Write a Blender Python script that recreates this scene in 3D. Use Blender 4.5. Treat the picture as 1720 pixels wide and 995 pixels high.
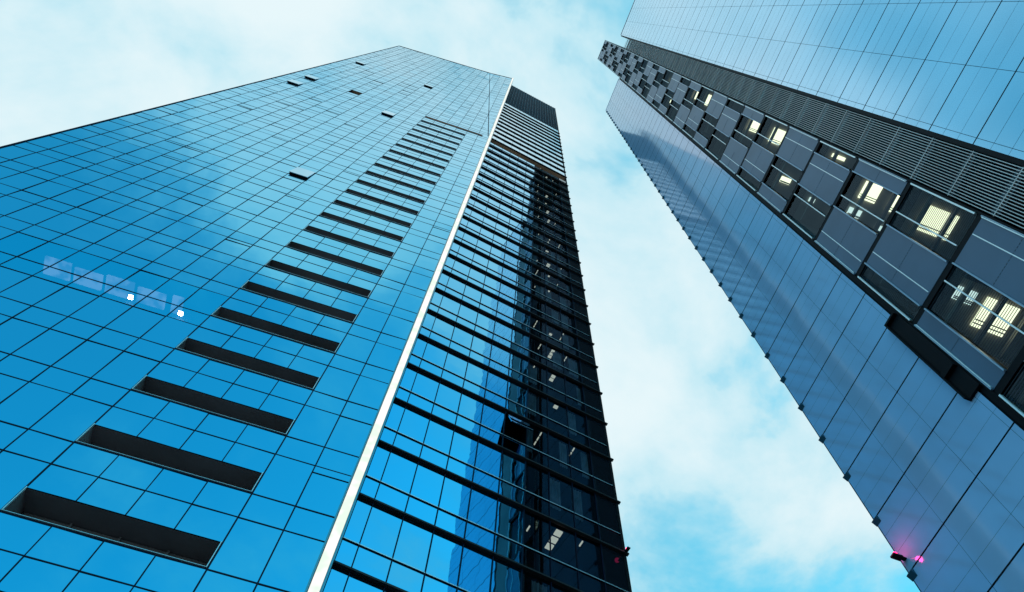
import bpy, bmesh, math, random
from math import radians, sin, cos, pi, sqrt
from mathutils import Vector, Matrix

random.seed(11)
scene = bpy.context.scene
col = scene.collection
for o in list(bpy.data.objects):
    bpy.data.objects.remove(o)

# ------------------------------------------------------------------ camera
S = 16.0                       # metres per unit of the measured facade grid
EYE = 1.6
FPX = 1290.0                   # focal length in pixels of the 1720 px wide photograph
_z = Vector((906.5 - 860.0, 497.5 - 17.0, FPX)).normalized()      # zenith in camera space
_x = _z.cross(Vector((0, 0, 1))).normalized()
_y = _z.cross(_x)
right = Vector((_x[0], -_y[0], _z[0]))
up = Vector((_x[1], -_y[1], _z[1]))
fwd = Vector((_x[2], -_y[2], _z[2]))
cd = bpy.data.cameras.new("camera")
cam = bpy.data.objects.new("camera", cd)
col.objects.link(cam)
cd.sensor_width = 36.0
cd.lens = FPX / 1720.0 * 36.0
cd.clip_start = 0.1
cd.clip_end = 5000.0
m = Matrix((right, up, -fwd)).transposed().to_4x4()
m.translation = Vector((0, 0, EYE))
cam.matrix_world = m
scene.camera = cam
CAMP = Vector((0, 0, EYE))

# ------------------------------------------------------------------ sky, sun, exposure
SUN_EL, SUN_AZ = 40.0, 100.0   # azimuth from +Y towards +X: behind the right tower, facades in open shade
world = bpy.data.worlds.new("World")
scene.world = world
world.use_nodes = True
nt = world.node_tree
nt.nodes.clear()


def nd(tree, typ, **kw):
    n = tree.nodes.new(typ)
    for k, v in kw.items():
        setattr(n, k, v)
    return n


def math_node(tree, op, a, b=None, clamp=False):
    n = nd(tree, "ShaderNodeMath", operation=op)
    n.use_clamp = clamp
    for i, v in enumerate((a, b)):
        if v is None:
            continue
        if isinstance(v, (int, float)):
            n.inputs[i].default_value = v
        else:
            tree.links.new(v, n.inputs[i])
    return n.outputs[0]


L = nt.links.new
wo = nd(nt, "ShaderNodeOutputWorld")
bg = nd(nt, "ShaderNodeBackground")
bg.inputs["Strength"].default_value = 0.1
L(bg.outputs[0], wo.inputs[0])
sky = nd(nt, "ShaderNodeTexSky", sky_type="NISHITA")
sky.sun_disc = False
sky.sun_elevation = radians(SUN_EL)
sky.sun_rotation = radians(SUN_AZ)
sky.air_density = 1.0
sky.dust_density = 0.6
tint = nd(nt, "ShaderNodeMix", data_type="RGBA", blend_type="MULTIPLY")
tint.inputs["Factor"].default_value = 1.0
L(sky.outputs[0], tint.inputs["A"])
tint.inputs["B"].default_value = (0.62, 3.4, 2.95, 1)
tc = nd(nt, "ShaderNodeTexCoord")
sep = nd(nt, "ShaderNodeSeparateXYZ")
L(tc.outputs["Generated"], sep.inputs[0])
zz = math_node(nt, "MAXIMUM", sep.outputs[2], 0.02)
den = math_node(nt, "ADD", zz, 0.25)
px = math_node(nt, "DIVIDE", sep.outputs[0], den)
py = math_node(nt, "DIVIDE", sep.outputs[1], den)
comb = nd(nt, "ShaderNodeCombineXYZ")
L(math_node(nt, "SUBTRACT", px, 0.12), comb.inputs[0])
L(py, comb.inputs[1])
comb.inputs[2].default_value = 23.0
n1 = nd(nt, "ShaderNodeTexNoise")
n1.inputs["Scale"].default_value = 4.2
n1.inputs["Detail"].default_value = 6.0
n1.inputs["Roughness"].default_value = 0.56
n1.inputs["Distortion"].default_value = 0.25
L(comb.outputs[0], n1.inputs["Vector"])
n2 = nd(nt, "ShaderNodeTexNoise")
n2.inputs["Scale"].default_value = 1.3
n2.inputs["Detail"].default_value = 3.0
L(comb.outputs[0], n2.inputs["Vector"])
# more cloud overhead and ahead, clearer and bluer low down behind the viewer
ss = math_node(nt, "ADD", math_node(nt, "MULTIPLY", n1.outputs[0], 0.62), math_node(nt, "MULTIPLY", n2.outputs[0], 0.45))
yb = math_node(nt, "MULTIPLY", sep.outputs[1], 0.16)
zb = math_node(nt, "MULTIPLY", math_node(nt, "SUBTRACT", sep.outputs[2], 0.86), 0.75)
xb = math_node(nt, "MULTIPLY", math_node(nt, "MINIMUM", sep.outputs[0], 0.0), -0.22)
bias = math_node(nt, "ADD", math_node(nt, "ADD", yb, zb), xb)
bias = math_node(nt, "MAXIMUM", math_node(nt, "MINIMUM", bias, 0.07), -0.13)
cov = math_node(nt, "ADD", ss, bias)
mr = nd(nt, "ShaderNodeMapRange", interpolation_type="SMOOTHSTEP")
mr.inputs["From Min"].default_value = 0.385
mr.inputs["From Max"].default_value = 0.72
L(cov, mr.inputs["Value"])
cr = nd(nt, "ShaderNodeValToRGB")
cr.color_ramp.elements[0].color = (3.1, 7.2, 8.7, 1)
cr.color_ramp.elements[1].color = (8.0, 9.35, 9.7, 1)
cr.color_ramp.elements[0].position = 0.25
cr.color_ramp.elements[1].position = 1.0
L(mr.outputs[0], cr.inputs[0])
mix = nd(nt, "ShaderNodeMix", data_type="RGBA")
mf = math_node(nt, "MULTIPLY", mr.outputs[0], 1.6, clamp=True)
L(mf, mix.inputs["Factor"])
L(tint.outputs["Result"], mix.inputs["A"])
L(cr.outputs[0], mix.inputs["B"])
# pale haze towards the horizon
hz = math_node(nt, "SUBTRACT", 1.0, math_node(nt, "DIVIDE", zz, 0.42), clamp=True)
hz = math_node(nt, "POWER", hz, 1.4)
mix2 = nd(nt, "ShaderNodeMix", data_type="RGBA")
L(hz, mix2.inputs["Factor"])
L(mix.outputs["Result"], mix2.inputs["A"])
mix2.inputs["B"].default_value = (4.2, 6.6, 7.8, 1)
L(mix2.outputs["Result"], bg.inputs["Color"])

sd = bpy.data.lights.new("sun", "SUN")
sd.energy = 0.8
sd.angle = radians(12)
sd.color = (1.0, 0.95, 0.88)
sun = bpy.data.objects.new("sun", sd)
col.objects.link(sun)
dvec = Vector((cos(radians(SUN_EL)) * sin(radians(SUN_AZ)), cos(radians(SUN_EL)) * cos(radians(SUN_AZ)), sin(radians(SUN_EL))))
sun.rotation_euler = dvec.to_track_quat("Z", "Y").to_euler()
sun.location = (0, 0, 300)

vs = scene.view_settings
vs.view_transform = "Standard"
vs.look = "None"
vs.exposure = 0.0
vs.gamma = 1.0
vs.use_curve_mapping = False
scene.render.engine = "CYCLES"
scene.cycles.max_bounces = 7
scene.cycles.glossy_bounces = 4
scene.cycles.transparent_max_bounces = 12
scene.cycles.caustics_reflective = False
scene.cycles.caustics_refractive = False
scene.cycles.sample_clamp_indirect = 6.0
scene.cycles.use_denoising = True


# ------------------------------------------------------------------ materials
def new_mat(name):
    mt = bpy.data.materials.new(name)
    mt.use_nodes = True
    t = mt.node_tree
    b = t.nodes["Principled BSDF"]
    return mt, t, b


def principled(name, color, rough=0.5, metal=0.0, var=0.0, vscale=1.0, bump=0.0, bscale=1.0):
    mt, t, b = new_mat(name)
    b.inputs["Base Color"].default_value = (*color, 1)
    b.inputs["Roughness"].default_value = rough
    b.inputs["Metallic"].default_value = metal
    tcn = nd(t, "ShaderNodeTexCoord")
    if var > 0:
        nz = nd(t, "ShaderNodeTexNoise")
        nz.inputs["Scale"].default_value = vscale
        nz.inputs["Detail"].default_value = 5
        t.links.new(tcn.outputs["Object"], nz.inputs["Vector"])
        rmp = nd(t, "ShaderNodeMapRange")
        rmp.inputs["From Min"].default_value = 0.3
        rmp.inputs["From Max"].default_value = 0.7
        rmp.inputs["To Min"].default_value = 1 - var
        rmp.inputs["To Max"].default_value = 1 + var
        t.links.new(nz.outputs[0], rmp.inputs["Value"])
        mx = nd(t, "ShaderNodeMix", data_type="RGBA", blend_type="MULTIPLY")
        mx.inputs["Factor"].default_value = 1
        mx.inputs["A"].default_value = (*color, 1)
        t.links.new(rmp.outputs[0], mx.inputs["B"])
        t.links.new(mx.outputs["Result"], b.inputs["Base Color"])
    if bump > 0:
        nz = nd(t, "ShaderNodeTexNoise")
        nz.inputs["Scale"].default_value = bscale
        nz.inputs["Detail"].default_value = 1.5
        t.links.new(tcn.outputs["Object"], nz.inputs["Vector"])
        bp = nd(t, "ShaderNodeBump")
        bp.inputs["Strength"].default_value = 1.0
        bp.inputs["Distance"].default_value = bump
        t.links.new(nz.outputs[0], bp.inputs["Height"])
        t.links.new(bp.outputs[0], b.inputs["Normal"])
    return mt


def emitter(name, color, strength, mottle=None):
    mt = bpy.data.materials.new(name)
    mt.use_nodes = True
    t = mt.node_tree
    t.nodes.clear()
    out = nd(t, "ShaderNodeOutputMaterial")
    em = nd(t, "ShaderNodeEmission")
    em.inputs["Color"].default_value = (*color, 1)
    em.inputs["Strength"].default_value = strength
    t.links.new(em.outputs[0], out.inputs[0])
    if mottle:
        tcn = nd(t, "ShaderNodeTexCoord")
        nz = nd(t, "ShaderNodeTexNoise")
        nz.inputs["Scale"].default_value = 1.6
        nz.inputs["Detail"].default_value = 2
        t.links.new(tcn.outputs["Object"], nz.inputs["Vector"])
        rp = nd(t, "ShaderNodeValToRGB")
        rp.color_ramp.elements[0].position = 0.38
        rp.color_ramp.elements[1].position = 0.56
        rp.color_ramp.elements[0].color = (*mottle, 1)
        rp.color_ramp.elements[1].color = (*color, 1)
        t.links.new(nz.outputs[0], rp.inputs[0])
        t.links.new(rp.outputs[0], em.inputs["Color"])
    return mt


M = {}
M["glass"] = principled("blue_mirror_glass", (0.085, 0.55, 0.79), 0.015, 1.0, bump=0.0034, bscale=0.55)
M["glass_dark"] = principled("dark_blue_mirror_glass", (0.085, 0.52, 0.80), 0.015, 1.0, bump=0.0040, bscale=0.8)
M["glass_pale"] = principled("pale_glass", (0.42, 0.66, 0.80), 0.03, 1.0, bump=0.002, bscale=0.6)
M["glass_reflect_dark"] = principled("dark_reflection_glass", (0.010, 0.013, 0.020), 0.02, 0.0, bump=0.0040, bscale=0.8)  # dark reflection of the right tower put into the glass colour
M["mullion"] = principled("navy_frame", (0.004, 0.007, 0.028), 0.65, 0.0)
M["fin"] = principled("charcoal_fin", (0.030, 0.021, 0.023), 0.6, 0.0, var=0.25, vscale=0.5)
M["recess"] = principled("charcoal_recess", (0.26, 0.17, 0.175), 0.6, 0.0, var=0.3, vscale=0.35)
M["belt"] = principled("brown_soffit", (0.72, 0.34, 0.22), 0.6, 0.0, var=0.35, vscale=0.25)
M["alu"] = principled("bright_aluminium", (0.86, 0.88, 0.92), 0.35, 0.5)
M["crown"] = principled("dark_crown_screen", (0.012, 0.016, 0.032), 0.75, 0.0, var=0.2, vscale=0.4)
M["cladding"] = principled("blue_metal_cladding", (0.50, 0.62, 0.95), 0.08, 0.12, var=0.06, vscale=0.35, bump=0.0020, bscale=0.45)
M["cladding_skylit"] = principled("skylit_blue_cladding", (0.50, 0.74, 0.95), 0.12, 0.8, var=0.05, vscale=0.35, bump=0.0020, bscale=0.45)  # same cladding as the other section, its brighter sky put into the colour
M["joint"] = principled("teal_sealant", (0.010, 0.075, 0.13), 0.7)
M["black"] = principled("black_joint", (0.004, 0.004, 0.008), 0.7)
M["screen"] = principled("slate_metal_screen", (0.085, 0.130, 0.215), 0.42, 0.3, var=0.12, vscale=0.5)
M["lip"] = principled("pale_blue_folded_lip", (0.36, 0.45, 0.60), 0.35, 0.3)
M["slat"] = principled("light_grey_slat", (0.80, 0.62, 0.62), 0.5, 0.3, var=0.15, vscale=0.2)
M["louvre_back"] = principled("louvre_void", (0.005, 0.004, 0.010), 0.6, var=0.3, vscale=0.3)
M["post"] = principled("dark_slate_post", (0.085, 0.085, 0.12), 0.7, 0.0)
M["frame"] = principled("black_frame", (0.010, 0.006, 0.009), 0.6, 0.0)
M["ceiling"] = principled("office_ceiling", (0.30, 0.28, 0.25), 0.8, var=0.2, vscale=0.8)
M["room"] = principled("office_wall", (0.13, 0.115, 0.10), 0.8, var=0.3, vscale=0.6)
M["lamp_warm"] = emitter("warm_office_light", (0.97, 1.0, 0.66), 2.0)
M["lamp_cool"] = emitter("cool_office_light", (0.72, 0.95, 0.88), 1.3)
M["mirror_glow"] = emitter("mirrored_window_glow", (0.95, 1.0, 0.80), 1.1)
M["strip"] = emitter("facade_light", (1.0, 1.0, 0.97), 1.08, mottle=(0.80, 0.94, 0.82))
M["fin_glass"] = principled("green_edge_glass", (0.16, 0.36, 0.42), 0.12, 0.6)
M["red_lamp"] = emitter("red_beacon", (1.0, 0.02, 0.16), 5.0)
M["paving"] = principled("grey_paving", (0.16, 0.16, 0.16), 0.8, var=0.25, vscale=0.6)
M["concrete"] = principled("grey_concrete", (0.25, 0.26, 0.27), 0.8, var=0.15, vscale=0.3)


M["crown"].node_tree.nodes["Principled BSDF"].inputs["Specular IOR Level"].default_value = 0.08
M["glass_reflect_dark"].node_tree.nodes["Principled BSDF"].inputs["Specular IOR Level"].default_value = 0.3
M["frame"].node_tree.nodes["Principled BSDF"].inputs["Specular IOR Level"].default_value = 0.1
M["louvre_back"].node_tree.nodes["Principled BSDF"].inputs["Specular IOR Level"].default_value = 0.1
M["black"].node_tree.nodes["Principled BSDF"].inputs["Specular IOR Level"].default_value = 0.1
M["fin"].node_tree.nodes["Principled BSDF"].inputs["Specular IOR Level"].default_value = 0.3
M["mullion"].node_tree.nodes["Principled BSDF"].inputs["Specular IOR Level"].default_value = 0.15


def window_glass():
    mt = bpy.data.materials.new("clear_window_glass")
    mt.use_nodes = True
    t = mt.node_tree
    t.nodes.clear()
    out = nd(t, "ShaderNodeOutputMaterial")
    mx = nd(t, "ShaderNodeMixShader")
    tr = nd(t, "ShaderNodeBsdfTransparent")
    tr.inputs[0].default_value = (0.62, 0.68, 0.70, 1)
    gl = nd(t, "ShaderNodeBsdfGlossy")
    gl.inputs["Color"].default_value = (0.5, 0.75, 0.95, 1)
    gl.inputs["Roughness"].default_value = 0.02
    mx.inputs[0].default_value = 0.05
    t.links.new(tr.outputs[0], mx.inputs[1])
    t.links.new(gl.outputs[0], mx.inputs[2])
    t.links.new(mx.outputs[0], out.inputs[0])
    return mt


M["clear"] = window_glass()


def mirror_clear():
    mt = window_glass()
    mt.name = "blue_see_through_glass"
    t = mt.node_tree
    for n in t.nodes:
        if n.type == "MIX_SHADER":
            n.inputs[0].default_value = 0.80
        if n.type == "BSDF_GLOSSY":
            n.inputs["Color"].default_value = (0.075, 0.70, 1.0, 1)
        if n.type == "BSDF_TRANSPARENT":
            n.inputs[0].default_value = (0.62, 0.72, 0.9, 1)
    return mt


M["blue_clear"] = mirror_clear()


def reflect_dark_clear():  # see-through version of the glass with the painted dark reflection
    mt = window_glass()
    mt.name = "dark_reflection_clear_glass"
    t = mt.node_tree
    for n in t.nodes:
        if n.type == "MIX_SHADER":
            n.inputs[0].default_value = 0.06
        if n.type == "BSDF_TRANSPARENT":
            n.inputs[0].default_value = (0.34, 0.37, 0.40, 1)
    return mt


M["reflect_dark_clear"] = reflect_dark_clear()
M["lit_ceiling"] = emitter("lit_ceiling", (0.85, 0.88, 0.95), 0.75, mottle=(0.25, 0.30, 0.42))  # uneven glow put into the emission for the pale patches
M["spot"] = emitter("spot_lamp", (1.0, 0.93, 0.80), 60.0)


# ------------------------------------------------------------------ mesh helpers
class Frame:
    """A facade plane: u along it, d out of it towards the viewer (m), z up; u and z in units of sc metres."""

    def __init__(self, az, dist, sc, sign):
        a = radians(az)
        self.U = Vector((cos(a), -sin(a), 0))
        n = Vector((-sin(a), -cos(a), 0)) * sign      # from the viewer to the plane
        self.N = n
        self.D = dist
        self.sc = sc
        self.bend = None

    def P(self, u, d, z):
        if self.bend:
            d = d + self.bend(u, z)
        p = self.U * (u * self.sc) + self.N * (self.D - d)
        return Vector((p.x, p.y, z * self.sc + EYE))


FA = Frame(167.1, 1.0 * S, S, 1)
FB = Frame(157.9, 1.03 * S, S, 1)
FR = Frame(74.7, 0.97 * S, 0.97 * S, -1)


class MB:
    def __init__(self):
        self.v, self.f, self.m = [], [], []

    def quad(self, pts, mi=0):
        i = len(self.v)
        self.v += [tuple(p) for p in pts]
        self.f.append(tuple(range(i, i + len(pts))))
        self.m.append(mi)

    def hexa(self, b, t, mi=0):
        i = len(self.v)
        self.v += [tuple(p) for p in b] + [tuple(p) for p in t]
        n = len(b)
        self.f.append(tuple(i + k for k in reversed(range(n))))
        self.f.append(tuple(i + n + k for k in range(n)))
        for k in range(n):
            k2 = (k + 1) % n
            self.f.append((i + k, i + k2, i + n + k2, i + n + k))
        self.m += [mi] * (n + 2)

    def box(self, F, u0, u1, d0, d1, z0, z1, mi=0, top=None):
        """top(u) optionally clips the top edge."""
        za, zb = (z1, z1) if top is None else (min(z1, top(u0)), min(z1, top(u1)))
        if za <= z0 and zb <= z0:
            return
        b = [F.P(u0, d0, z0), F.P(u1, d0, z0), F.P(u1, d1, z0), F.P(u0, d1, z0)]
        t = [F.P(u0, d0, za), F.P(u1, d0, zb), F.P(u1, d1, zb), F.P(u0, d1, za)]
        self.hexa(b, t, mi)

    def build(self, name, mats, parent=None, smooth=False):
        me = bpy.data.meshes.new(name)
        me.from_pydata(self.v, [], self.f)
        for q in (mats if isinstance(mats, (list, tuple)) else [mats]):
            me.materials.append(q)
        for p, mi in zip(me.polygons, self.m):
            p.material_index = mi
        bm = bmesh.new()
        bm.from_mesh(me)
        bmesh.ops.recalc_face_normals(bm, faces=bm.faces)
        bm.to_mesh(me)
        bm.free()
        o = bpy.data.objects.new(name, me)
        col.objects.link(o)
        if parent is not None:
            o.parent = parent
        return o

    def size(self):
        """rough size in the picture: the box of the projected vertices, 0 outside the frame"""
        xs, ys = [], []
        for v in self.v:
            d = Vector(v) - CAMP
            w = d.dot(fwd)
            if w < 0.1:
                continue
            xs.append(d.dot(right) / w * FPX + 860)
            ys.append(497.5 - d.dot(up) / w * FPX)
        if not xs:
            return 0
        x0, x1, y0, y1 = max(0, min(xs)), min(1720, max(xs)), max(0, min(ys)), min(995, max(ys))
        return max(0, x1 - x0) * max(0, y1 - y0)


class Parts:
    """Collects the parts of one kind on one thing: the 100 largest in view become objects, the rest one stuff part."""

    def __init__(self):
        self.d = {}

    def add(self, name, mb, mats, children=None):
        if mb.f:
            self.d.setdefault(name, []).append((mb.size(), len(self.d.get(name, [])), mb, mats, children))

    def flush(self, parent, plurals, cap=96):
        for name, lst in self.d.items():
            lst.sort(key=lambda q: (-q[0], q[1]))
            own = [q for q in lst[:cap]]
            rest = lst[cap:]
            for sz, _, mb, mats, ch in own:
                o = mb.build(name, mats, parent)
                for cname, cmb, cm in (ch or []):
                    if cmb.f:
                        cmb.build(cname, cm, o)
            if rest:
                groups = {}
                big = MB()
                mats_all = []
                for sz, _, mb, mats, ch in rest:
                    ml = list(mats) if isinstance(mats, (list, tuple)) else [mats]
                    for q in ml:
                        if q not in mats_all:
                            mats_all.append(q)
                    off = len(big.v)
                    big.v += mb.v
                    big.f += [tuple(i + off for i in f) for f in mb.f]
                    big.m += [mats_all.index(ml[k]) for k in mb.m]
                o = big.build(plurals.get(name, name + "s"), mats_all, parent)
                o["kind"] = "stuff"


def thing(name, label, cat, loc=(0, 0, 0), group=None):
    o = bpy.data.objects.new(name, None)
    col.objects.link(o)
    o["label"] = label
    o["category"] = cat
    if group:
        o["group"] = group
    o.empty_display_size = 1
    return o


def tilt(F, u0, u1, d, z0, z1, amt, top=None):
    """four corners of a pane set with a small random tilt, so that reflections break from pane to pane"""
    a, b = random.gauss(0, amt), random.gauss(0, amt)
    uc, zc = (u0 + u1) / 2, (z0 + z1) / 2
    ta = z1 if top is None else min(z1, top(u0))
    tb = z1 if top is None else min(z1, top(u1))
    pts = []
    for u, z in ((u0, z0), (u1, z0), (u1, tb), (u0, ta)):
        pts.append(F.P(u, d + (a * (u - uc) + b * (z - zc)) * F.sc, z))
    return pts


# ------------------------------------------------------------------ ground
g = MB()
g.quad([(-2500, -2500, 0), (2500, -2500, 0), (2500, 2500, 0), (-2500, 2500, 0)])
go = g.build("ground", M["paving"])
go["kind"] = "structure"

# ================================================================== LEFT TOWER
left = thing("glass_skyscraper", "tall blue mirror glass skyscraper with a white light strip down its corner", "skyscraper")
LP = Parts()
FL = 0.2142
TOP_L = lambda u: 10.63 + (1.612 - u) / (1.612 - 0.385) * 0.51 if u > 0.385 else 11.14
Z6, ZT = 6.05, 11.14


def crease(z):
    return 0.085 + (z - Z6) / (ZT - Z6) * 0.31


def bendA(u, z):
    if z <= Z6:
        return 0.0
    uc = crease(z)
    return (uc - u) * 0.085 * S if u < uc else 0.0


FA.bend = bendA
UA0 = 0.0800
cols = [UA0] + [0.1592 + 0.08627 * j for j in range(18)]          # mullion positions
SL0, SL1 = 0.2455, 0.5912
ZB = -0.1                                                          # pavement level
T0 = 1.0235
opens = [(1.4984, 7.69), (1.5035, 6.0), (1.5185, 5.585), (1.1548, 5.995), (0.8023, 7.70), (0.8157, 5.56), (0.8026, 3.398)]
MW, MD = 0.019, 0.015                                              # half mullion width, proud depth (m)
w = MW / S


def pane(F, u0, u1, z0, z1, kind, mat, amt, top=None, gap=0.012):
    if top is not None and z0 >= max(top(u0), top(u1)) - 0.002:
        return
    e = gap / F.sc
    b = MB()
    b.quad(tilt(F, u0 + e, u1 - e, 0.0, z0 + e, z1 - e, amt, top))
    LP.add(kind, b, mat)


def open_window(F, u0, u1, z0, z1, mat, swing=0.13, warm=False):
    """a top-hung sash swung out from a dark opening"""
    fr = MB()
    d1 = -0.6
    fr.quad([F.P(u0, d1, z0), F.P(u1, d1, z0), F.P(u1, d1, z1), F.P(u0, d1, z1)], 1)
    fr.quad([F.P(u0, 0, z1), F.P(u1, 0, z1), F.P(u1, d1, z1), F.P(u0, d1, z1)], 1)
    fr.quad([F.P(u0, 0, z0), F.P(u1, 0, z0), F.P(u1, d1, z0), F.P(u0, d1, z0)], 0)
    for uu in (u0, u1):
        fr.quad([F.P(uu, 0, z0), F.P(uu, 0, z1), F.P(uu, d1, z1), F.P(uu, d1, z0)], 0)
    s = MB()
    t = 0.05
    s.hexa([F.P(u0, swing, z0 + .004), F.P(u1, swing, z0 + .004), F.P(u1, swing + t, z0 + .004), F.P(u0, swing + t, z0 + .004)],
           [F.P(u0, 0.02, z1), F.P(u1, 0.02, z1), F.P(u1, 0.02 + t, z1), F.P(u0, 0.02 + t, z1)])
    LP.add("open_window", fr, [M["black"], M["belt"] if warm else M["black"]], [] if warm else [("sash", s, mat)])


def slot(u0, u1, z0, z1, depth, belt=False):
    b = MB()
    ma = 0
    bk = -depth
    P = FA.P
    b.quad([P(u0, bk, z0), P(u1, bk, z0), P(u1, bk, z1), P(u0, bk, z1)], 0)
    b.quad([P(u0, -0.03, z1), P(u1, -0.03, z1), P(u1, bk, z1), P(u0, bk, z1)], 0)
    b.quad([P(u0, -0.03, z0), P(u1, -0.03, z0), P(u1, bk, z0), P(u0, bk, z0)], 0)
    for uu in (u0, u1):
        b.quad([P(uu, -0.03, z0), P(uu, -0.03, z1), P(uu, bk, z1), P(uu, bk, z0)], 0)
    tr = MB()
    e = 0.05 / S
    tr.box(FA, u0, u1, -0.02, 0.05, z0, z0 + 0.013 / S, 0)
    for uu in (u0 + w, u1 - w):
        tr.box(FA, uu - 0.012 / S, uu + 0.012 / S, -0.02, 0.045, z0 + 0.03 / S, z1, 0)
    # a fascia beam hanging inside the opening, under the soffit
    fb = MB()
    if not belt:
        fb.box(FA, u0 + .0035, u1 - .0035, -depth + 0.12, -depth + 0.32, z1 - (z1 - z0) * 0.34, z1 - 0.002, 0)
    for i in range(1, 1 if belt else 4):
        uu = u0 + (u1 - u0) * i / 4
        fb.box(FA, uu - .0018, uu + .0018, -depth + 0.321, -depth + 0.40, z1 - (z1 - z0) * 0.36, z1 - 0.002, 0)
        fb.box(FA, uu - .0012, uu + .0012, -depth + 0.005, -depth + 0.09, z0 + .003, z1 - (z1 - z0) * 0.4, 0)
    LP.add("recessed_slot", b, M["belt"] if belt else M["recess"], [("edge_trim", tr, M["alu"]), ("soffit_beam", fb, M["belt"] if belt else M["recess"])])


glow_cells = set()
for k in range(-5, 49):
    t1 = T0 + FL * k
    t2 = t1 + 0.1408
    t3 = t1 + FL
    if t1 >= TOP_L(0.3):
        break
    z0 = max(t1, ZB)
    for j in range(len(cols) - 1):
        u0, u1 = cols[j], cols[j + 1]
        inslot = SL0 - .01 < u0 < SL1 - .02 and k <= 23
        if k == 23 and u1 < SL0 + .01 and u1 > 0.15:
            # the belt slot runs a little further towards the corner
            if j == 0:
                pane(FA, u0, 0.126, z0, t2, "window", M["glass"], 0.0015, TOP_L)
                pane(FA, 0.126, u1, t1 + 0.075, t2, "window", M["glass"], 0.0015, TOP_L)
            else:
                pane(FA, u0, u1, t1 + 0.075, t2, "window", M["glass"], 0.0015, TOP_L)
        elif inslot:
            zs = t1 + (0.0685 if k < 23 else 0.075)
            if zs > ZB:
                pane(FA, u0, u1, zs, t2, "spandrel_panel", M["glass"], 0.0045)
        else:
            hit = None
            for (ou, oz) in opens:
                if u0 <= ou < u1 and t1 <= oz < t3:
                    hit = (ou, oz)
            if hit:
                warm = hit[0] == 1.1548
                open_window(FA, u0 + w, u1 - w, z0, t2, M["glass_pale"], 0.13, warm)
            elif t2 > ZB:
                room = k == 4 and 6 <= j <= 12
                pane(FA, u0, u1, z0, t2, "window", M["blue_clear"] if room else M["glass"], 0.0045, TOP_L)
                if random.random() < 0.07 and k < 30 and not room:
                    q = MB()
                    q.box(FA, u0 + w, u1 - w, -0.01, 0.02, t2 - 0.0250, t2 - 0.0250 + 0.035 / S)
                    LP.add("opening_light_bar", q, M["mullion"])
        if t3 > ZB:
            pane(FA, u0, u1, max(t2, ZB), t3, "spandrel_panel", M["blue_clear"] if k == 3 and 6 <= j <= 12 else M["glass"], 0.0045, TOP_L)
    # transoms, one bar per line
    for zt, wd in ((t1, 0.024), (t2, 0.020)):
        if zt < ZB or zt > 10.95:
            continue
        q = MB()
        um = cols[-1]
        if zt > 10.60:
            um = min(um, 1.612 - (zt - 10.63) / 0.51 * 1.227)
        uc = crease(zt) if zt > Z6 else 0
        seg = [(cols[0], um)] if uc <= cols[0] else [(cols[0], uc), (uc, um)]
        for a, b in seg:
            if b - a > .01:
                q.box(FA, a, b, -0.02, MD * 0.8, zt - wd / S, zt + wd / S)
        LP.add("transom", q, M["mullion"])
    if 0 <= k + 4 and k <= 22:
        if t1 > ZB:
            slot(SL0 + w, SL1 - w, t1 + 0.032 / S, t1 + 0.0685, 1.15)
    if k == 23:
        slot(0.126, SL1 - w, t1 + 0.032 / S, t1 + 0.075, 0.45, belt=True)
    # short bars dividing the panes between the slots
    if k <= 23 and t1 + FL > ZB:
        for j in range(3, 6):
            um = cols[j]
            q = MB()
            z00 = max(ZB, t1 + 0.0685)
            q.box(FA, um - w * .8, um + w * .8, -0.02, MD, z00, t3 - 0.03 / S)
            LP.add("glazing_bar", q, M["mullion"])

# vertical mullions
for j, um in enumerate(cols[1:], 1):
    tz = TOP_L(um)
    ws = w * (1.15 if um < SL1 else 1.0)
    q = MB()
    segs = []
    start = ZB
    if j in (3, 4, 5):
        start = T0 + FL * 24
    # split where the crease crosses
    zc = Z6 + (um - 0.085) / 0.31 * (ZT - Z6)
    if zc < tz and zc > start:
        segs = [(start, zc), (zc, tz)]
    else:
        segs = [(start, tz)]
    for a, b in segs:
        q.box(FA, um - ws, um + ws, -0.02, MD, a, b)
    LP.add("mullion", q, M["mullion"])
# crease line of the folded top corner
q = MB()
for i in range(6):
    za = Z6 + (ZT - Z6) * i / 6
    zb = Z6 + (ZT - Z6) * (i + 1) / 6
    ua, ub = crease(za), crease(zb)
    e = 0.05 / S
    q.hexa([FA.P(ua - e, -0.02, za), FA.P(ua + e, -0.02, za), FA.P(ua + e, 0.05, za), FA.P(ua - e, 0.05, za)],
           [FA.P(ub - e, -0.02, zb), FA.P(ub + e, -0.02, zb), FA.P(ub + e, 0.05, zb), FA.P(ub - e, 0.05, zb)])
LP.add("crease_joint", q, M["mullion"])
# coping along the sloping roof edge
q = MB()
us = [cols[-1], 1.3, 1.0, 0.7, 0.392, 0.25, 0.08]
for a, b in zip(us[1:], us[:-1]):
    q.hexa([FA.P(a, -0.3, TOP_L(a)), FA.P(b, -0.3, TOP_L(b)), FA.P(b, 0.06, TOP_L(b)), FA.P(a, 0.06, TOP_L(a))],
           [FA.P(a, -0.3, TOP_L(a) + .012), FA.P(b, -0.3, TOP_L(b) + .012), FA.P(b, 0.06, TOP_L(b) + .012), FA.P(a, 0.06, TOP_L(a) + .012)])
LP.add("roof_coping", q, M["mullion"])
# edge trim on the far vertical corner
q = MB()
q.box(FA, cols[-1] - 0.001, cols[-1] + 0.003, -0.5, 0.05, ZB, 10.63)
LP.add("corner_trim", q, M["mullion"])

# ---- lit strip on the corner
sb = MB()
NS = 12
zs = [ZB + (Z6 - ZB) * i / 6 for i in range(7)] + [Z6 + (ZT + .06 - Z6) * i / 6 for i in range(1, 7)]


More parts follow.
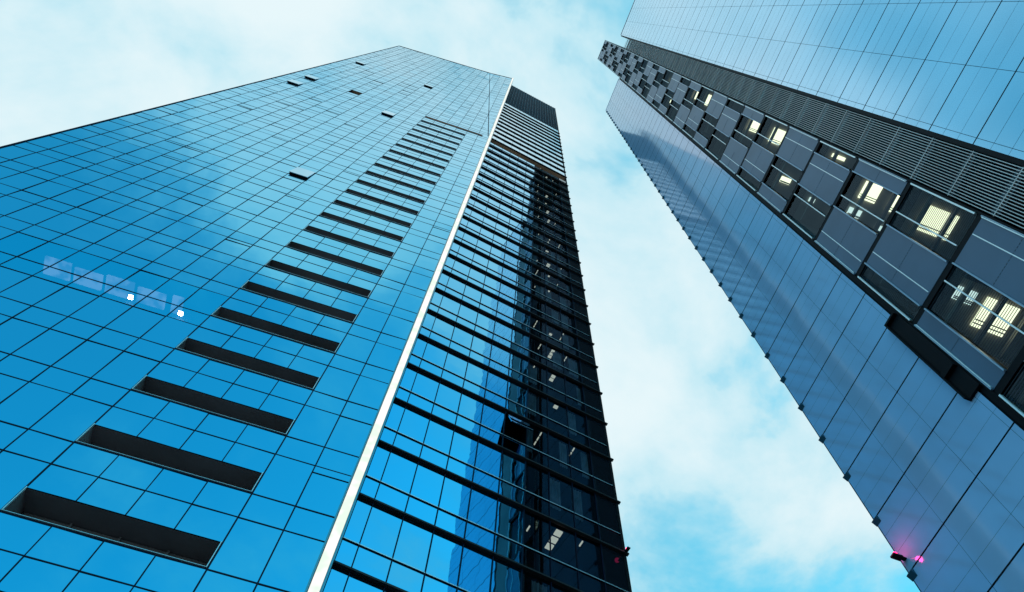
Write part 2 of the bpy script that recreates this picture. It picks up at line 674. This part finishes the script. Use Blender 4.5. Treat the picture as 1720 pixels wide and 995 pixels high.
def strip_d(z):
    return 0.12 + (0.0 if z < Z6 else (z - Z6) / (ZT - Z6) * 0.31 * 0.085 * S)


FA.bend = None
housing, lightm, fins_ = MB(), MB(), MB()
for za, zb in zip(zs[:-1], zs[1:]):
    da, db = strip_d(za), strip_d(zb)
    g = 0.02 / S

    def seg(mb, u0, u1, o0, o1, zg=0.0):
        za_, zb_ = za + zg, zb - zg
        mb.hexa([FA.P(u0, o0 if o0 < -.3 else da + o0, za_), FA.P(u1, o0 if o0 < -.3 else da + o0, za_), FA.P(u1, da + o1, za_), FA.P(u0, da + o1, za_)],
                [FA.P(u0, o0 if o0 < -.3 else db + o0, zb_), FA.P(u1, o0 if o0 < -.3 else db + o0, zb_), FA.P(u1, db + o1, zb_), FA.P(u0, db + o1, zb_)])
    seg(housing, 0.0535, 0.0790, -0.62, -0.02)
    seg(lightm, 0.0572, 0.0755, -0.015, 0.02, g)
    seg(fins_, 0.0525, 0.0562, -0.015, 0.10, g)
    seg(fins_, 0.0765, 0.0800, -0.015, 0.10, g)
LP.add("corner_light_strip", housing, M["frame"], [("light_tube", lightm, M["strip"]), ("glass_fin", fins_, M["fin_glass"])])

# ---- right hand (dark) face
UB0, UB1 = -0.1125, -0.784
colsB = [UB0] + [-0.147 - 0.0714 * j for j in range(9)] + [UB1]
colsB = [c for c in colsB if c >= UB1]
BELT0, BELT1 = 6.02, 6.17
CROWN0, CROWN1 = 8.75, 10.88
openB = [(-0.46, 1.93), (-0.165, 5.50)]
fin_p = 0.145
fz = [1.365 + 0.2145 * k for k in range(-7, 22)]
fz = [z for z in fz if z < BELT0 - .05]
upper = []
zu = BELT1 + 0.02
UPF = 0.2145
while zu < CROWN0 - .02:
    upper.append(zu)
    zu += UPF


def fin(zf, thick=0.075, proud=fin_p):
    q = MB()
    q.box(FB, UB1 - 0.012, UB0 + 0.003, 0.0, proud, zf, zf + thick / S)
    LP.add("sunshade_fin", q, M["fin"])


def bpane(u0, u1, z0, z1, kind, mat, amt):
    if z1 <= ZB:
        return
    z0 = max(z0, ZB)
    e = 0.012 / S
    b = MB()
    b.quad(tilt(FB, u0 - e, u1 + e, 0.0, z0 + e, z1 - e, amt))
    LP.add(kind, b, mat)


for i, z in enumerate(fz):
    if z > ZB:
        fin(z)
    nx = z + 0.2145 if i < len(fz) - 1 else BELT0
    tz = z + 0.0784
    for a, b in zip(colsB[:-1], colsB[1:]):
        gm = M["reflect_dark_clear"] if -0.50 > a > -0.70 else M["glass_reflect_dark"] if a < -0.50 else M["glass_dark"]  # far columns carry the dark reflection as glass colour
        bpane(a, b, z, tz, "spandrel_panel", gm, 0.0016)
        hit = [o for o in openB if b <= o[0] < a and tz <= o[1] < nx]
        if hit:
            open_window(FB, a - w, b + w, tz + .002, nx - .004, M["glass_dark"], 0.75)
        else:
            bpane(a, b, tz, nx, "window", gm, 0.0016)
    if tz > ZB:
        q = MB()
        q.box(FB, UB1, UB0, -0.02, 0.035, tz - 0.022 / S, tz + 0.022 / S)
        q.box(FB, UB1, UB0, 0.036, 0.05, tz - 0.017 / S, tz + 0.017 / S, 1)
        LP.add("transom", q, [M["mullion"], M["alu"]])
# belt recess
q = MB()
for (d0, z0, d1, z1, mi) in ((-0.55, BELT0, -0.55, BELT1, 0), (0, BELT1, -0.55, BELT1, 0), (0, BELT0, -0.55, BELT0, 0)):
    q.quad([FB.P(UB1, d0, z0), FB.P(UB0, d0, z0), FB.P(UB0, d1, z1), FB.P(UB1, d1, z1)], mi)
LP.add("belt_recess", q, M["belt"])
for i, z in enumerate(upper):
    fin(z, 0.075, 0.145)
    nx = upper[i + 1] if i < len(upper) - 1 else CROWN0
    for a, b in zip(colsB[:-1], colsB[1:]):
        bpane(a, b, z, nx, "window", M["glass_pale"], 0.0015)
# crown screen
q = MB()
q.box(FB, UB1, UB0 + .003, -0.3, 0.0, CROWN0, CROWN1)
LP.add("crown_screen", q, M["crown"])
for j in range(19):
    u = UB0 - (UB0 - UB1) * (j + .5) / 19
    q = MB()
    q.box(FB, u - 0.03 / S, u + 0.03 / S, 0.0, 0.09, CROWN0, CROWN1)
    LP.add("crown_rib", q, M["post"])
# mullions of this face
for u in colsB[1:]:
    q = MB()
    q.box(FB, u - w * .8, u + w * .8, -0.02, 0.05, ZB, BELT0)
    LP.add("mullion", q, M["mullion"])
q = MB()
q.box(FB, UB1 - 0.006, UB1 + 0.002, -0.5, 0.06, ZB, CROWN1)
LP.add("corner_trim", q, M["frame"])

# ---- glowing plates added behind the glass of the big face
# (imitating two bright spots and pale patches on a few panes)
for j, ua_, ub_ in ((0, 0.715, 0.745), (1, 0.765, 0.845), (2, 0.857, 0.935), (3, 0.947, 1.025), (4, 1.037, 1.11)):
    q = MB()
    q.box(FA, ua_, ub_, -1.55, -0.70 - 0.1 * (j % 2), 2.012, 2.020)
    LP.add("lit_ceiling", q, M["lit_ceiling"])


for (lu, ld_) in [(0.8583, -1.372), (0.7135, -1.412)]:
    q = MB()
    q.box(FA, lu - .006, lu + .006, ld_ - .09, ld_ + .09, 2.004, 2.0105)
    LP.add("spot_lamp", q, M["spot"])
for i, z in enumerate(fz):  # added glow bars standing in for lit windows mirrored in the dark glass
    if z < ZB + .2 or i % 6 == 2:
        continue
    nx = z + 0.2145
    rr = random.Random(i * 13 + 5)
    for u_, wd in ((-0.600 - .02 * rr.random(), .005 + .014 * rr.random()), (-0.66 - .03 * rr.random(), .003), (-0.53 - .03 * rr.random(), .003)):
        q = MB()
        dm = min(1.2, 1.5 / max(z, .5))
        for n_ in range(3):
            if rr.random() < .35:
                continue
            dd = -0.12 - dm * n_ / 3
            q.box(FB, u_ - wd / 2, u_ + wd / 2, dd - dm / 4.2, dd, nx - .010, nx - .006)
        if rr.random() < .8:
            LP.add("ceiling_light", q, M["mirror_glow"])

# grey folded strips added behind the dark glass to fill out its reflection
M["curtain"] = principled("reflection_grey", (0.42, 0.44, 0.48), 0.9, var=0.3, vscale=1.5)
for i, z in enumerate(fz):
    if z < ZB or z > 4.2:
        continue
    rr = random.Random(i * 31 + 7)
    nx = z + 0.2145
    for ca, cb in ((-0.508, -0.572), (-0.580, -0.643), (-0.651, -0.714)):
        if rr.random() < 0.3:
            continue
        wd = 0.012 + 0.03 * rr.random()
        ua = ca if rr.random() < .5 else cb + wd
        q = MB()
        n = 8
        for t in range(n):
            x0, x1 = ua - wd * t / n, ua - wd * (t + 1) / n
            d0, d1 = -0.18 - .05 * (t % 2), -0.18 - .05 * ((t + 1) % 2)
            q.quad([FB.P(x0, d0, z + .082), FB.P(x1, d1, z + .082), FB.P(x1, d1, nx - .004), FB.P(x0, d0, nx - .004)])
        LP.add("curtain", q, M["curtain"])

# ---- body behind the glass, side walls
pA = FA.P(cols[-1], -0.2, 0)
pA2 = FA.P(cols[-1], -26, 0)
pB = FB.P(UB1 + 0.0, -0.35, 0)
pB2 = FB.P(UB1, -26, 0)
core = MB()
f1, f2, f3 = FA.P(cols[-1], -1.6, 0), FA.P(0.07, -1.6, 0), FB.P(UB1, -1.6, 0)
b1, b2 = FA.P(cols[-1], -26, 0), FB.P(UB1, -26, 0)
poly = [f1, f2, f3, b2, b1]
core.hexa([Vector((p.x, p.y, 0.0)) for p in poly], [Vector((p.x, p.y, 10.45 * S)) for p in poly])
LP.add("core_wall", core, M["black"])


def side_wall(p, q_, ztop, outward):
    """floor bands of glass with dark spandrel lines on a wall seen only from other places"""
    b = MB()
    z = 0.0
    n = 0
    while z < ztop:
        z1 = min(z + FL * S, ztop)
        zm = min(z + 0.25, z1)
        b.quad([(p.x, p.y, zm), (q_.x, q_.y, zm), (q_.x, q_.y, z1), (p.x, p.y, z1)], 0)
        o = outward * 0.12
        b.hexa([(p.x, p.y, z), (q_.x, q_.y, z), (q_.x + o.x, q_.y + o.y, z), (p.x + o.x, p.y + o.y, z)],
               [(p.x, p.y, zm), (q_.x, q_.y, zm), (q_.x + o.x, q_.y + o.y, zm), (p.x + o.x, p.y + o.y, zm)], 1)
        z = z1
    LP.add("side_wall", b, [M["glass"], M["fin"]])


side_wall(pA, pA2, 10.6 * S, FA.U)
side_wall(pB, pB2, CROWN1 * S, -FB.U)
LP.flush(left, {"window": "windows", "spandrel_panel": "spandrel_panels", "transom": "transoms", "glazing_bar": "glazing_bars"})

# ================================================================== RIGHT TOWER
rt = thing("clad_skyscraper", "skyscraper clad in pale blue panels with one column of lit windows beside dark louvres", "skyscraper")
LP = Parts()
ZBR = -EYE / FR.sc
e5 = 1.0 / FR.sc                                                   # one metre in R units


def cladding(u0, u1, z0, z1, vj, mat="cladding", name="cladding_panel"):
    """one storey-high row: sheets in three courses, hairline joints between them"""
    b = MB()
    b.quad([FR.P(u0, -0.02, z0), FR.P(u1, -0.02, z0), FR.P(u1, -0.02, z1), FR.P(u0, -0.02, z1)], 1)
    gv = (0.009 if mat == "cladding_skylit" else 0.005) * e5
    us_ = [u0] + vj + [u1]
    th = (z1 - z0) / 3
    for a, c in zip(us_[:-1], us_[1:]):
        for i in range(3):
            za, zb = z0 + th * i, z0 + th * (i + 1)
            ga = gv if i else 0
            gb = gv if i < 2 else 0
            la = gv if a != u0 else 0
            lc = gv if c != u1 else 0
            b.quad(tilt(FR, a + la, c - lc, 0.0, za + ga, zb - gb, 0.0009))
    b.box(FR, u0, u1, -0.03, 0.006, z0 - 2 * GJ + .0002, z0 - .0002, 2)         # black shadow joint
    # folded bottom lip
    b.quad([FR.P(u0, 0.0, z0), FR.P(u1, 0.0, z0), FR.P(u1, -0.06, z0), FR.P(u0, -0.06, z0)], 1)
    LP.add(name, b, [M[mat], M["joint"], M["black"]])


GJ = 0.028 * e5
LE1, LE2 = -0.6755, -0.3335
LM = 0.1602
zk = 1.1850
k = -8
LTOP = 8.2
while zk + LM * k < LTOP - .05:
    z0, z1 = zk + LM * k, min(zk + LM * (k + 1), LTOP)
    if z1 > ZBR:
        cladding(LE1, LE2, max(z0, ZBR) + GJ, z1 - GJ, [-0.5575, -0.4503, -0.3452])
        if z0 > ZBR:
            # the drip lip of each joint pokes out past the corner
            q = MB()
            ua, ub = LE1 - 0.004, LE1 + 0.012
            zt, zb_ = z0 + 0.002, z0 - 0.020
            pts = [(0.0, zt), (0.13, z0 - 0.009), (0.0, zb_)]
            q.hexa([FR.P(ua, d, z) for d, z in pts], [FR.P(ub, d, z) for d, z in pts])
            LP.add("corner_bracket", q, M["joint"])
    k += 1
PE0, PE1 = 0.0758, 0.56
PM = 0.2068
zk, k = 1.7460, -9
PTOP = 9.65
while zk + PM * k < PTOP - .05:
    z0, z1 = zk + PM * k, min(zk + PM * (k + 1), PTOP)
    if z1 > ZBR:
        cladding(PE0, PE1, max(z0, ZBR) + GJ, z1 - GJ, [0.0905, 0.2416, 0.3928], "cladding_skylit")
    k += 1
# corner edges and copings
for (u, zt) in ((LE1, LTOP), (PE1, PTOP)):
    s = -1 if u < 0 else 1
    q = MB()
    q.box(FR, min(u, u + s * .003), max(u, u + s * .003), -0.5, -0.01, ZBR, zt)
    LP.add("corner_trim", q, M["joint"])
for (a, b, zt) in ((LE1, LE2, LTOP), (PE0, PE1, PTOP)):
    q = MB()
    q.box(FR, a, b, -0.5, 0.03, zt, zt + 0.02)
    LP.add("roof_coping", q, M["cladding"])

# ---- body behind
for (a, b, zt, d) in ((LE1 + .002, LE2 + .004, LTOP - .02, -0.07), (PE0 - .012, PE1 - .002, PTOP - .02, -0.07)):
    q = MB()
    q.box(FR, a, b, -22, d, ZBR, zt)
    LP.add("core_wall", q, M["black"])
q = MB()
q.box(FR, LE2 + .004, -0.040, -22, -4.6, ZBR, 11.25)
LP.add("core_wall", q, M["black"])
q = MB()
q.box(FR, -0.040, PE0 - .012, -22, -0.95, ZBR, 8.93)
LP.add("louvre_back", q, M["louvre_back"])

# ---- projecting bay of windows
W0, W1 = -0.3146, -0.0506          # left and right edge in u
WM = 0.3232
WZ = 1.2575
WTOP = 11.336
GAP = 0.0100                       # half of the dark divider


def win_part(F, u0, u1, z0, z1):
    pass


PATTERN = [
    [("screen", -0.0506, -0.163, -0.092), ("window", -0.166, -0.268, -0.201), ("screen", -0.271, -0.3146, None)],
    [("window", -0.0506, -0.1615, -0.1276), ("screen", -0.1640, -0.2755, -0.240), ("window", -0.2785, -0.3146, None)],
    [("screen", -0.0506, -0.0915, None), ("window", -0.0945, -0.1950, -0.163), ("screen", -0.1975, -0.3146, -0.2774)],
    [("window", -0.0506, -0.0885, None), ("screen", -0.0910, -0.2045, -0.1285), ("window", -0.2070, -0.3146, -0.238)],
]
k = -5
wi = 0
while WZ + WM * k < WTOP - .02:
    z0, z1 = WZ + WM * k + GAP, min(WZ + WM * (k + 1) - GAP, WTOP)
    k += 1
    if z1 < ZBR + .05:
        continue
    z0 = max(z0, ZBR)
    kk = k - 1
    pat = PATTERN[kk % 4]
    # room and frame
    fr = MB()
    dep = -4.4
    P = FR.P
    fr.quad([P(W0, dep, z0), P(W1, dep, z0), P(W1, dep, z1), P(W0, dep, z1)], 1)
    fr.quad([P(W0, 0, z1), P(W1, 0, z1), P(W1, dep, z1), P(W0, dep, z1)], 2)
    fr.quad([P(W0, 0, z0), P(W1, 0, z0), P(W1, dep, z0), P(W0, dep, z0)], 1)
    for uu in (W0, W1):
        fr.quad([P(uu, 0, z0), P(uu, 0, z1), P(uu, dep, z1), P(uu, dep, z0)], 1)
    fr.box(FR, W0 - .004, W1 + .004, -0.5, 0.02, z1, z1 + 2 * GAP, 0)           # divider
    ch = []
    rails = MB()
    r = 0.028 * e5

    def rail(u, d=0.06, wd=1.0):
        rails.box(FR, u - r * wd, u + r * wd, 0.0, d, z0 + .004, z1 - .004)
    rail(W0 + .003, 0.10)
    rail(W1 - .003, 0.10)
    for (typ, ua, ub, ur) in pat:
        lo, hi = min(ua, ub), max(ua, ub)
        if typ == "screen":
            s = MB()
            # folded sheet: body, bevelled lips
            s.box(FR, lo, hi, -0.05, 0.03, z0, z1)
            s.box(FR, lo, lo + .003, 0.031, 0.10, z0, z1, 2)
            s.box(FR, hi - .003, hi, 0.031, 0.10, z0, z1, 2)
            zz_ = z0 + (z1 - z0) * 0.52                 # one riveted seam across the sheet
            nr = 14 if kk < 6 else 1
            for i in range(nr):
                a_ = lo + .006 + (hi - lo - .012) * i / nr
                b_ = lo + .006 + (hi - lo - .012) * (i + .62) / nr
                s.box(FR, a_, b_, 0.031, 0.036, zz_ - .0008, zz_ + .0008, 1)
            ch.append(("screen", s, [M["screen"], M["post"], M["lip"]]))
            if ur is not None:
                rail(ur, 0.055, 0.6)
        else:
            gq = MB()
            gq.quad([P(lo, -0.06, z0), P(hi, -0.06, z0), P(hi, -0.06, z1), P(lo, -0.06, z1)])
            ch.append(("window_pane", gq, M["clear"]))
            if ur is not None:
                rail(ur, 0.05, 0.8)
            if kk <= 1:
                ms = MB()
                n = int((z1 - z0) * FR.sc / 0.11)
                for i in range(n):
                    zz_ = z0 + (z1 - z0) * (i + .5) / n
                    ms.box(FR, lo, hi, -0.04, -0.025, zz_ - .006 * e5, zz_ + .006 * e5)
                ch.append(("mesh_screen", ms, M["post"]))
    rnd = random.Random(kk * 7 + 3)
    bm_ = MB()
    for i in range(3):                                  # beams and ducts under the ceiling
        dd = -0.55 - 1.15 * i - rnd.random() * .4
        bm_.box(FR, W0 + .006, W1 - .006, dd - .14, dd, z1 - .020, z1 - .0092, i % 2)
    uu = W0 + .04 + rnd.random() * .16
    bm_.box(FR, uu, uu + .012, -4.0, -.3, z1 - .030, z1 - .0203, 1)
    ch.append(("ceiling_beam", bm_, [M["ceiling"], M["post"]]))
    # ceiling lights, seen from below through the panes
    def lamp(uc, wu, d0, d1, mat):
        q = MB()
        f = lambda u, d: u * (0.97 * S - d) / (0.97 * S)      # keeps the lamp behind its pane as seen from the pavement
        q.box(FR, uc - wu / 2, uc + wu / 2, d1, d0, z1 - 0.006, z1 - 0.0015)
        if kk < 7 and wu > .02:
            for i in range(2):
                uu = uc - wu / 2 + wu * (0.12 + 0.12 * i)
                q.box(FR, uu - .0012, uu + .0012, d1, d0, z1 - 0.0085, z1 - 0.0062, 1)
        ch.append(("ceiling_light", q, [mat, M["room"]]))
    if kk == 1:
        lamp(-0.117, 0.066, -1.0, -2.3, M["lamp_warm"])
    elif kk == 2:
        lamp(-0.126, 0.052, -0.7, -1.5, M["lamp_warm"])
        lamp(-0.131, 0.052, -2.2, -3.0, M["lamp_warm"])
        lamp(-0.196, 0.024, -0.6, -1.2, M["lamp_cool"])
        lamp(-0.215, 0.024, -2.2, -2.8, M["lamp_cool"])
    elif kk == 3:
        lamp(-0.079, 0.012, -0.8, -1.5, M["lamp_warm"])
        lamp(-0.082, 0.012, -2.4, -2.7, M["lamp_warm"])
        lamp(-0.236, 0.014, -0.8, -1.1, M["lamp_cool"])
        lamp(-0.252, 0.014, -2.2, -2.5, M["lamp_cool"])
    elif kk == 0:
        lamp(-0.215, 0.03, -0.5, -1.2, M["lamp_cool"])
        lamp(-0.235, 0.07, -1.6, -2.8, M["lamp_warm"])
    elif kk == -1:
        lamp(-0.120, 0.06, -1.0, -2.0, M["lamp_warm"])
    elif kk in (5, 9):
        lamp(-0.112, 0.06, -0.8, -1.9, M["lamp_warm"])
    elif kk in (6, 10):
        lamp(-0.118, 0.05, -0.7, -1.4, M["lamp_warm"])
        lamp(-0.130, 0.05, -2.1, -2.9, M["lamp_warm"])
    elif kk > 3:
        for u_ in [p for p in pat if p[0] == "window"]:
            if rnd.random() < 0.30:
                lamp((u_[1] + u_[2]) / 2 * 1.08, 0.022, -0.8, -1.4, M["lamp_warm"] if rnd.random() < .6 else M["lamp_cool"])
    ch.insert(0, ("rail", rails, M["alu"]))
    LP.add("window_bay", fr, [M["frame"], M["room"], M["ceiling"]], ch)

# dark reveal beside the bay and the boxed gutter low down on it
q = MB()
q.box(FR, LE2 + .004, W0 - .0005, -0.6, -0.03, ZBR, 8.18)
LP.add("reveal", q, M["frame"])
q = MB()
q.box(FR, W0 - 0.004, W0 - .0006, -0.02, 0.06, ZBR, WTOP)
LP.add("bay_edge", q, M["frame"])
q = MB()
q.box(FR, W1 + .0006, W1 + 0.004, -4.4, 0.06, ZBR, WTOP)
LP.add("bay_edge", q, M["frame"])
q = MB()
q.box(FR, -0.3565, -0.3195, 0.006, 0.10, 1.30, 1.655)
q.box(FR, -0.3565, -0.3530, 0.101, 0.24, 1.30, 1.655)
q.box(FR, -0.3565, -0.3195, 0.101, 0.24, 1.380, 1.395)
q.box(FR, -0.3565, -0.3195, 0.101, 0.24, 1.648, 1.655)
LP.add("gutter_box", q, M["frame"])
# ---- louvre
LV0, LV1 = -0.0440, 0.0640
NSL = 17
for i in range(NSL):
    u = LV0 + (LV1 - LV0) * (i + .5) / NSL
    q = MB()
    q.box(FR, u - 0.013 * e5, u + 0.013 * e5, -0.10, -0.05, ZBR, 8.95)
    LP.add("louvre_slat", q, M["slat"])
k = -9
while 1.746 + 0.1868 * k < 8.9:
    z = 1.740 + 0.1868 * k
    k += 1
    if z < ZBR:
        continue
    q = MB()
    q.box(FR, LV0, LV1, -0.20, -0.11, z, z + 0.0035)
    q.box(FR, LV0, LV1, -0.70, -0.45, z + 0.02, z + 0.05, 1)
    LP.add("louvre_post", q, [M["slat"], M["post"]])
q = MB()
q.box(FR, LV1 + .001, PE0 - .0006, -0.9, -0.02, ZBR, 9.2)
LP.add("louvre_jamb", q, M["frame"])
LP.flush(rt, {})


# ================================================================== red warning lamps
def beacon(F, u, z, d, label, size, power):
    t = thing("warning_lamp", label, "warning lamp", group="red warning lamps on the tower corners")
    br = MB()
    s = size / 0.12 / F.sc
    br.box(F, u - .10 * s, u + .10 * s, 0.0, d - .1, z - .05 * s, z + .02 * s)
    br.box(F, u - .16 * s, u + .16 * s, d - .1, d + .22, z - .10 * s, z + .0 * s)
    br.build("bracket", M["frame"], t)
    c = F.P(u, d + .06, z + .14 * s)
    me = bpy.data.meshes.new("lens")
    bm = bmesh.new()
    bmesh.ops.create_uvsphere(bm, u_segments=14, v_segments=10, radius=size)
    for v in bm.verts:
        v.co.z *= 1.25
        v.co += c
    bm.to_mesh(me)
    bm.free()
    me.materials.append(M["red_lamp"])
    o = bpy.data.objects.new("lens", me)
    col.objects.link(o)
    o.parent = t
    ld = bpy.data.lights.new("warning_lamp_light", "POINT")
    ld.energy = power
    ld.color = (1.0, 0.03, 0.22)
    ld.shadow_soft_size = 0.1
    lo = bpy.data.objects.new("warning_lamp_light", ld)
    lo.location = F.P(u, d + .35, z + .45 * s)
    col.objects.link(lo)
    lo.parent = t
    return t


beacon(FR, -0.666, 1.212, 0.24, "red warning lamp glowing on the corner of the pale blue clad tower", 0.07, 10)
beacon(FB, -0.787, 1.585, 0.17, "small red warning lamp on the dark edge of the mirror glass tower", 0.05, 0.6)
